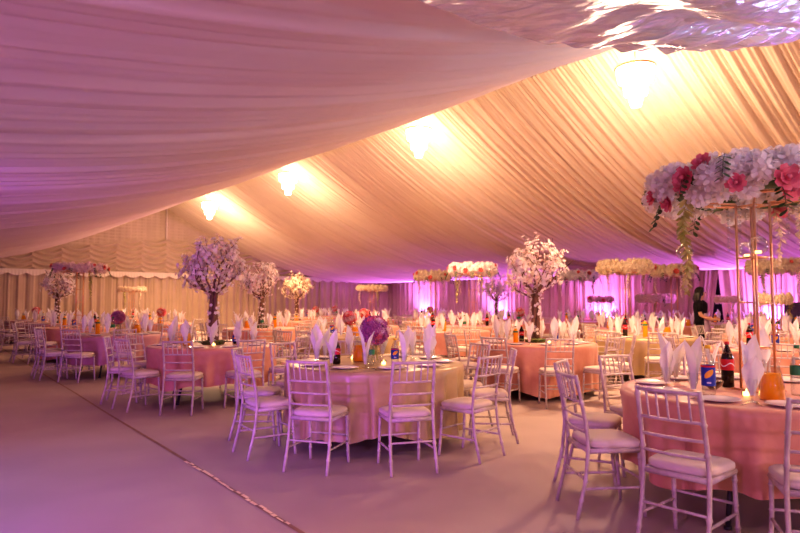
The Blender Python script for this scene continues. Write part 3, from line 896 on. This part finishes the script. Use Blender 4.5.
# nudge crowded tables along their own line of sight until their chairs clear
fixed=8
for it in range(400):
    moved=False
    for i in range(len(T)):
        for j in range(i+1,len(T)):
            dx=pos[i][0]-pos[j][0]; dy=pos[i][1]-pos[j][1]
            d=math.hypot(dx,dy)
            if d<2.68:
                moved=True
                a,b=(i,j) if pos[i][1]>=pos[j][1] else (j,i)   # a is farther
                for k,sg in ((a,1),(b,-1)):
                    if k in (0,1,2,3): continue
                    Y=pos[k][1]+sg*0.04
                    pos[k]=[gx(T[k][0],Y),Y]
    for k in range(len(T)):                                    # stay inside the walls
        for _ in range(40):
            s,v=HALL(*pos[k])
            if s>S1-1.9 or v>VRT-1.9:
                Y=pos[k][1]-0.05; pos[k]=[gx(T[k][0],Y),Y]
            else: break
    if not moved: break
print('TABLES', it, [(T[i][0],round(pos[i][1],1)) for i in range(len(T))])
for i in range(len(T)):
    for j in range(i+1,len(T)):
        d=math.hypot(pos[i][0]-pos[j][0],pos[i][1]-pos[j][1])
        if d<2.95: print('CLOSE',T[i][0],T[j][0],round(d,2))

ORD=['first','second','third','fourth','fifth','sixth']
NC=0; NN=0
def rel(k,n):                       # words for seat k of n counted from the nearest one
    if k==0: return 'nearest'
    if 2*k==n: return 'farthest'
    if 2*k<n: return ORD[k-1]+' leftward'
    return ORD[n-k-1]+' rightward'
def inside(x,y,m=30):
    if y<1.0: return False
    px=400+F*x/y
    return -m<px<800+m
FAMR=random.Random(99)
def fit(*c):
    for q in c:
        if len(q.split())<=16: return q
    return ' '.join(c[-1].split()[:16])
accepted=[]
def clear(x,y,i):
    for (a,b) in accepted:
        if i>3 and math.hypot(a-x,b-y)<0.65: return False
    for j,p in enumerate(pos):
        if j!=i and math.hypot(p[0]-x,p[1]-y)<1.2: return False
    accepted.append((x,y)); return True
chair_spots=[]
for i,t in enumerate(T):
    (X,Y)=pos[i]; cl=t[2]; desc=t[5]; near=Y<10.5
    cam=math.atan2(-Y,-X)           # direction back to the camera
    g='round tables in cloths'
    tt=thing('round_table','round folding table, '+desc,'table',(X,Y,0),0.2*i,'round banquet tables')
    tt['label']=fit('round folding table with black legs, '+desc,'round folding table, '+desc)
    link('table_top',TB,tt)
    for me in TL: link('leg',me,tt)
    CW={'peach':'peach','champagne':'champagne','rosecloth':'dusky rose'}[cl]
    o=link('tablecloth',CL[(cl,1 if near else 2)][i%2],None,(X,Y,0),(0,0,0.37*i))
    tag(o,CW+' cloth over the '+desc,'tablecloth','round tablecloths')
    n=10 if Y<14 else 9
    off=math.radians(t[4])
    seats=[]
    for k in range(n):
        # k=0 nearest to the camera, then clockwise to the left
        if i<4: a=-PI/2+off-2*PI*k/n
        else: a=cam+off*0.4-2*PI*k/n
        if i==0 and k==0: a-=0.085
        seats.append(a)
    # rank the seats by how far they turn from the camera direction
    def turn(a): return ((cam-a)%(2*PI))
    order=sorted(range(n),key=lambda k:turn(seats[k]))
    base=min(range(n),key=lambda k:abs(((seats[k]-cam+PI)%(2*PI))-PI))
    st=order.index(base); order=order[st:]+order[:st]
    for rank,k in enumerate(order):
        a=seats[k]
        jr=FAMR.uniform(-.03,.05); ja=FAMR.uniform(-.05,.05) if i>0 else 0
        cr=(1.135 if i==0 else 1.16)+(jr if i>0 else 0); cx,cy=X+cr*math.cos(a),Y+cr*math.sin(a)
        if not inside(cx,cy,45): continue
        back=2*rank>n*0.28*2 and 2*rank<n*2-n*0.28*2
        ang=abs(((a-cam+PI)%(2*PI))-PI)
        if Y>17.5 and ang>1.75: continue       # hidden behind table and its settings
        if Y>12.5 and ang>2.2: continue
        tier=1 if Y<10.5 else (2 if Y<18 else 3)
        if not clear(cx,cy,i): continue
        lab=fit('limewashed chair with ivory seat pad, '+rel(rank,n)+' seat at '+desc,'limewashed chair, ivory pad, '+rel(rank,n)+' seat at '+desc,'limewashed chair, '+rel(rank,n)+' seat at '+desc)
        chair_spots.append((tier,(cx,cy,0),a+PI/2+ja+FAMR.uniform(-.04,.04),lab))
    # settings
    for rank,k in enumerate(order):
        a=seats[k]; w=rel(rank,n)+' seat of '+desc
        px_,py_=X+0.70*math.cos(a),Y+0.70*math.sin(a)
        if not inside(px_,py_,10): continue
        if Y<13.5:
            o=link('dinner_plate',PLT,None,(px_,py_,0.7765)); tag(o,fit('white china dinner plate at '+w,'white china plate, '+w),'plate','dinner plates')
        if Y<5.0 or (Y<7 and rank in (0,1,9)):
            for nm_,me,s_ in (('fork',FORK,-1),('knife',KNIFE,1)):
                o=link(nm_,me,None,(px_-s_*0.155*math.sin(a),py_+s_*0.155*math.cos(a),0.7765),(0,0,a+PI/2)); tag(o,fit('steel '+nm_+' beside the plate, '+w,'steel '+nm_+', '+w),'cutlery',nm_+'s at the settings')
        a2=a+0.26; rad=0.60
        gx_,gy_=X+rad*math.cos(a2),Y+rad*math.sin(a2)
        if i==0 and rank==9: pass
        if Y>22 and rank in (n//2,): continue
        if Y<10:
            o=link('wine_glass',GL,None,(gx_,gy_,0.7765)); tag(o,fit('stemmed glass holding a napkin, '+w,'stemmed glass, '+w),'glass','glasses at the settings')
        o=link('napkin',NAP[(k*5+i)%6],None,(gx_,gy_,0.7765),(0,0,FAMR.uniform(0,6.28)),FAMR.uniform(.9,1.08))
        tag(o,fit('white fanned napkin standing at '+w,'white fanned napkin, '+w,'white napkin, '+w),'napkin','napkins at the settings'); NN+=1
    # centrepiece
    cp=t[3].split(':'); zt=0.7765
    if cp[0]=='RINGNEAR': near_ring((X,Y,zt),'tall gold stand with a white and pink flower ring, nearest, at right')
    elif cp[0]=='BALLNEAR': near_ball((X,Y-0.05,zt),'large mauve rose ball in a glass vase on the champagne satin table')
    elif cp[0].startswith('tree'):
        names={214:'large white blossom tree on the peach table at left',535:'large cream and pink blossom tree in the centre right',58:'leftmost blossom tree, small, before the far drape',
               262:'blossom tree second right of the large left one',297:'cream blossom tree, rightmost of the left trees',496:'small blossom tree between the vine ring and the big tree'}
        names[262]='blossom tree just right of the large left tree'
        tree((X,Y,zt),names[t[0]],i%2,0.9*i,float(cp[1]) if len(cp)>1 else 1.0,cp[0]=='treec')
    elif cp[0]=='ball':
        cw={'mauve':'purple','coral':'coral red','pink':'pink'}[cp[1]]
        far_ball(cp[1],(X,Y,zt),{119:'purple rose ball in a vase on the near left rose table',37:'leftmost red rose ball in a vase before the far drape',162:'dark pink rose ball in a vase between low slim ring and large tree',350:'coral rose ball just left behind the large mauve ball',364:'pink rose ball peeping out behind the large mauve ball, below the slim ring',316:'small coral rose ball, left one of the far pair by the drape',335:'small coral rose ball, right one of the far pair by the drape',430:'coral rose ball in front of the leftmost violet glow',520:'coral rose ball in a vase just left of the big central tree'}[t[0]],1.0)
    elif cp[0]=='ring':
        nv=5 if t[0]==473 else (3 if cp[1] in('white','cream') else 2)
        nr={'white':9,'cream':8,'flatcream':0,'pink':7,'lilac':2}[cp[1]]
        if t[0]==625: nr=0
        if t[0]==776: nr=3
        far_ring(cp[1],(X,Y,zt),{80:'tall stand with pink and purple flower ring, leftmost of the rings',132:'slim cream ring stand between the purple ball and large left tree',372:'slim cream flower ring on a stand above the mauve ball',473:'white and coral flower ring with long trailing vines',433:'cream and coral flower ring in front of the leftmost violet glow',577:'white and coral flower ring half hidden by the big central tree',625:'plump all-cream flower ring with no roses, right of the central tree',674:'cream flower ring with coral roses beside the plump cream ring',776:'high cream flower ring behind the gold poles at right',600:'low pink flower ring in front of the middle violet glow',655:'low pale lilac flower ring under the cream ring with coral roses',728:'low slim beige flower ring beside the person in black',774:'low slim pale flower ring under the high ring at right'}[t[0]],float(cp[2]),float(cp[3]),nr,nv,i)
    # drinks
    if i==0:
        D=[('mango',-0.46,-0.22,2.25),('cola',-0.12,0.18,0),('jug',-0.16,-0.43,0),('water',0.14,-0.22,0),('candle',-0.24,-0.28,0),('bowl',-0.29,0.06,0),('bowl',-0.03,-0.22,0),('candle',0.22,0.15,0)]
    elif i==1:
        D=[('cola',-0.38,-0.18,0),('jug',-0.16,0.05,0),('water',-0.03,-0.28,0),('mango',0.21,-0.16,1.3),('candle',0.10,-0.30,0),('candle',-0.25,0.3,0)]
    elif i==2:
        D=[('jug',-0.32,-0.22,0),('cola',0.30,0.12,0),('mango',0.36,-0.12,1.2),('water',-0.42,0.1,0),('candle',0.1,-0.3,0)]
    elif i==3:
        D=[('juice_bottle',-0.33,-0.10,0),('mango',0.30,-0.05,1.0),('cola',-0.18,0.2,0),('candle',0.15,-0.25,0)]
    else:
        kinds=['cola','mango','juice_bottle','water','jug']; FAMR.shuffle(kinds)
        D=[]
        for q,kd in enumerate(kinds[:3 if Y<17 else 2]):
            a=cam+FAMR.uniform(-.3,.3)+(q-1)*1.3; D.append((kd,0.36*math.cos(a),0.36*math.sin(a),FAMR.uniform(0,6)))
    seen={}
    for kd,dx,dy,rz in D:
        seen[kd]=seen.get(kd,0)+1
        ex=''
        if kd in('candle','bowl') and [q[0] for q in D].count(kd)>1: ex='front ' if seen[kd]==1 else 'back '
        nm,lab,cat=BNAME[kd]
        o=small(kd,(X+dx,Y+dy,0.7765),rz,'on the '+desc)
        if kd=='mango': o.rotation_euler[2]=math.atan2(-(Y+dy),-(X+dx))+0.1
        if i in (1,2,3) and kd in('cola','mango','water','juice_bottle'): o.scale=(0.92,0.92,0.76)
        if ex: o['label']=fit(ex+o['label'],ex+nm.replace('_',' ')+' on the '+desc)
print('CHAIRS',len(chair_spots),'NAPKINS',NN)
for c in chair_spots: chair(*c,'limewashed chairs at the tables')

# ------------------------------------------------------------------ the waitress
def person(x,y,rz):
    t=thing('person','person with long black hair in a black top standing behind tables','person',(x,y,0),rz)
    joints=[(0,0,0.93),(0,0,1.08),(0,-0.01,1.25),(0,-0.01,1.38),(0,0.0,1.46),(0,0.02,1.55),(0,0.03,1.64),     #0..6 pelvis..head top
            (-0.17,0,1.37),(-0.22,0.03,1.12),(-0.13,0.22,1.02),(-0.07,0.29,1.03),                           #7..10 left arm
            (0.17,0,1.37),(0.22,0.03,1.12),(0.13,0.22,1.02),(0.07,0.29,1.03),                               #11..14
            (-0.09,0,0.88),(-0.10,0.02,0.48),(-0.10,0,0.08),(-0.10,0.13,0.03),
            (0.09,0,0.88),(0.10,0.02,0.48),(0.10,0,0.08),(0.10,0.13,0.03)]
    edges=[(0,1),(1,2),(2,3),(3,4),(4,5),(5,6),(3,7),(7,8),(8,9),(9,10),(3,11),(11,12),(12,13),(13,14),(0,15),(15,16),(16,17),(17,18),(0,19),(19,20),(20,21),(21,22)]
    rad=[0.13,0.115,0.125,0.11,0.05,0.085,0.075,0.055,0.042,0.032,0.035,0.055,0.042,0.032,0.035,0.085,0.058,0.042,0.035,0.085,0.058,0.042,0.035]
    # fingers, five a hand
    for h,sx in ((10,-1),(14,1)):
        hx,hy,hz=joints[h]
        for k in range(4):
            b=len(joints); off=(k-1.5)*0.018
            joints.append((hx-sx*0.01,hy+0.055,hz+off)); joints.append((hx-sx*0.035,hy+0.085-abs(k-1.5)*0.004,hz+off)); rad+= [0.009,0.008]
            edges+= [(h,b),(b,b+1)]
        b=len(joints); joints.append((hx-sx*0.035,hy+0.015,hz+0.035)); joints.append((hx-sx*0.05,hy+0.045,hz+0.04)); rad+=[0.010,0.009]; edges+=[(h,b),(b,b+1)]
    me=bpy.data.meshes.new('body'); me.from_pydata(joints,edges,[]); me.materials.append(M['skin'])
    o=link('body',me,t)
    sk=o.modifiers.new('skin','SKIN'); sk.use_smooth_shade=True
    for i,sv in enumerate(me.skin_vertices[0].data): sv.radius=(rad[i],rad[i]*(0.75 if i in(0,1,2,3) else 1)); sv.use_root=(i==0)
    o.modifiers.new('sub','SUBSURF').levels=1; o.modifiers['sub'].render_levels=2
    # face
    f=MB().sphere((-0.03,0.105,1.60),0.011,8,6); f.sphere((0.03,0.105,1.60),0.011,8,6); link('eyes',f.mesh('eyes',M['hair']),t)
    f=MB().lathe([(0.014,0),(0.010,0.02),(0.003,0.045)],8,(0,0.117,1.555)); link('nose',f.mesh('nose',M['skin']),t)
    f=MB().sphere((0,0.108,1.53),0.02,8,6,sq=(1,0.4,0.3)); link('mouth',f.mesh('mouth',M['petalr']),t)
    # clothing: short-sleeved black top and dark trousers, pale apron
    c=MB().lathe([(0.165,0.92),(0.15,1.05),(0.155,1.15),(0.175,1.28),(0.17,1.37),(0.11,1.42),(0.065,1.45)],20)
    c.v=[(p[0]*1.12,p[1]*0.82-0.005,p[2]) for p in c.v]
    for s in (-1,1): c.tube([(s*0.13,0,1.385),(s*0.185,0.005,1.34),(s*0.21,0.02,1.19)],[0.075,0.072,0.062],10)
    link('black_top',c.mesh('black_top',M['blackcloth']),t)
    c=MB()
    for s in (-1,1): c.tube([(s*0.075,0,0.97),(s*0.09,0.005,0.82),(s*0.10,0.02,0.48),(s*0.10,0,0.07)],[0.10,0.105,0.075,0.062],12)
    link('trousers',c.mesh('trousers',M['blackcloth']),t)
    def ap(u,w):
        a=(u-0.5)*2.0; r=0.155+0.02*w; return (1.15*r*math.sin(a),0.9*r*math.cos(a)+0.01,1.16-0.48*w)
    link('apron',MB().grid(ap,10,6).mesh('apron',M['lilac']),t)
    hr=MB().sphere((0,-0.005,1.615),0.118,16,12,sq=(0.95,1.0,1.0))
    hr.v=[(p[0],p[1] if p[1]<0.07 else 0.07,p[2]) for p in hr.v]
    for k in range(9):
        a=PI+PI*(k/8); x0,y0=0.10*math.cos(a),0.085*math.sin(a)
        hr.tube([(x0*0.8,y0*0.8,1.66),(x0*1.15,y0*1.1,1.55),(x0*1.30+0.012*math.sin(5*k),y0*1.25-0.01,1.46),(x0*1.38+0.012*math.cos(4*k),y0*1.25,1.36+0.02*math.sin(3*k))],[0.035,0.044,0.042,0.018],8)
    link('hair',hr.mesh('hair',M['hair']),t)
    return t
# find a clear spot on the sight line at px 700
best=None
for q in range(110,175):
    Y=q/10; X=gx(700,Y)
    d=min(math.hypot(X-p[0],Y-p[1]) for p in pos)
    sc=min(d,1.75)-abs(Y-13.6)*0.05
    if best is None or sc>best[0]: best=(sc,X,Y,d)
print('PERSON',best)
person(best[1],best[2],PI*1.30)

# grey speaker cabinet by the right wall
sx_,sy_=W(5.4,20.3)
t=thing('loudspeaker','dark grey loudspeaker on a stand before the purple drape at right edge','loudspeaker',(gx(797,17.6),17.6,0),0.5)
link('cabinet',MB().box((0,0,1.02),(0.62,0.42,0.74)).mesh('cabinet',M['grey']),t)
link('speaker_grille',MB().box((0,-0.215,1.02),(0.54,0.012,0.66)).mesh('speaker_grille',M['black']),t)
link('pole',MB().tube([(0,0,0.05),(0,0,0.68)],0.025,8).mesh('pole',M['black']),t)
for k in range(3):
    a=2*PI*k/3+0.5
    link('leg',MB().tube([(0,0,0.45),(0.36*math.cos(a),0.36*math.sin(a),0.012)],0.013,6).mesh('leg',M['black']),t)

# ------------------------------------------------------------------ lights
def lamp(kind,name,loc,color,power,size=0.2,target=None,spot=None,blend=0.6):
    d=bpy.data.lights.new(name,kind); d.color=color; d.energy=power
    if kind=='AREA': d.size=size
    else: d.shadow_soft_size=size
    if spot: d.spot_size=math.radians(spot); d.spot_blend=blend
    o=bpy.data.objects.new(name,d); COL.objects.link(o); o.location=loc
    if target is not None:
        o.rotation_euler=(Vector(target)-Vector(loc)).to_track_quat('-Z','Y').to_euler()
    return o
VIO=(0.50,0.10,1.0); MAG=(0.78,0.22,0.95); WARM=(1.0,0.62,0.34)
UPL=['violet uplight on the floor at the right drape, farthest','violet uplight on the floor at the right drape, second farthest','violet uplight on the floor at the right drape, in the middle','violet uplight on the floor at the right drape, by the doorway','violet uplight on the floor at the right drape, outside the frame']
for i,s in enumerate((25.2,19.9,14.3,8.2,2.8)):
    x,y=W(s,VRT-0.62)
    t=thing('uplight',UPL[i],'uplight',(x,y,0),HROT,'violet uplights along the right drape')
    link('lamp_body',MB().lathe([(0.09,0),(0.10,0.02),(0.09,0.16)],14,capt=False).mesh('lamp_body',M['black']),t)
    link('lens',MB().lathe([(0.085,0.13),(0.085,0.14)],14).mesh('lens',M['purpleglow']),t)
    tx,ty=W(s,VRT-0.25)
    lamp('SPOT','uplight_beam',(x,y,0.22),(0.56,0.20,1.0),950,0.06,(tx,ty,2.3),115,0.9)
    tx,ty=W(s,VRT-2.6)
    lamp('SPOT','uplight_spill',(x,y,0.24),(0.60,0.17,1.0),1500,0.08,(tx,ty,2.9),120,1.0)
# warm light from the chandeliers
for i,s in enumerate(LS):
    x,y=W(s,VR+0.15)
    lamp('POINT','chandelier_and_fill_glow',(x,y,3.95),(1.0,0.68,0.42),(190,170,170,260)[i],0.25)
    lamp('SPOT','chandelier_and_fill_downlight',(x,y,4.30),(1.0,0.54,0.30),(900,900,900,1300)[i],0.25,(x,y,0),155,0.9)
# unseen warm fill lamps added behind the camera and past the right edge
for s in (-0.6,):
    x,y=W(-3.6,4.5); lamp('POINT','chandelier_and_fill_glow',(x,y,2.7),(1.0,0.58,0.36),270,0.3); x,y=W(s,VR-1.6); lamp('SPOT','chandelier_and_fill_downlight',(x,y,3.3),(1.0,0.52,0.28),900,0.3,(x-1.0,y+0.5,0),150,0.9)
# dance-floor wash from behind and the left
def at(s,v,z): return (*W(s,v),z)
lamp('SPOT','magenta_wash',at(-5.5,-1.5,2.3),(0.85,0.42,0.95),620,0.25,at(7,3.0,0.3),70,0.8)
lamp('SPOT','violet_wash',at(-1.0,-3.2,0.4),VIO,230,0.2,at(5.5,-1.0,3.0),95,0.9)
lamp('SPOT','violet_wash',at(5.0,-3.2,0.4),VIO,720,0.2,at(11.5,0.0,3.2),95,0.9)
lamp('SPOT','violet_low',at(3.0,-1.6,0.45),VIO,330,0.06,at(5.2,3.85,0.5),50,0.8)
lamp('SPOT','magenta_floor',at(0.5,-3.0,2.4),MAG,700,0.3,at(3.4,0.6,0),80,0.9)
lamp('SPOT','blue_floor',at(4.8,-3.2,2.3),(0.25,0.3,1.0),620,0.2,at(5.2,-0.6,0),60,0.9)
for q,(s,v) in enumerate(((-2.5,3.0),(-0.6,9.2),(-1.6,7.4),(0.3,11.6),(-3.5,6.0),(1.2,12.6),(-0.2,5.6),(0.6,8.4))):
    lamp('SPOT','satin_sparkle_fill',at(s,v,1.2),(0.50,0.72,1.0),95,0.04,at(s*0.4+0.5,min(v,6.5)*0.8+0.8,3.4),95,0.7)  # added unseen bluish spots, aimed upward to make glints on the satin
w=bpy.data.worlds.new('hall_ambient'); scene.world=w; w.use_nodes=True
bg=w.node_tree.nodes['Background']; bg.inputs[0].default_value=(0.90,0.50,0.36,1); bg.inputs[1].default_value=0.42

# ------------------------------------------------------------------ camera
cd=bpy.data.cameras.new('camera'); cam=bpy.data.objects.new('camera',cd); COL.objects.link(cam)
cd.sensor_width=36; cd.lens=F/800*36; cd.clip_start=0.05; cd.clip_end=200
pitch=math.atan((302-266.5)/F)
cam.location=(0,0,H); cam.rotation_euler=(PI/2+pitch,0,0)
cd.dof.use_dof=True; cd.dof.focus_distance=5.6; cd.dof.aperture_fstop=2.4
scene.camera=cam
scene.view_settings.view_transform='Standard'
scene.view_settings.look='Medium High Contrast'
scene.view_settings.exposure=-0.08
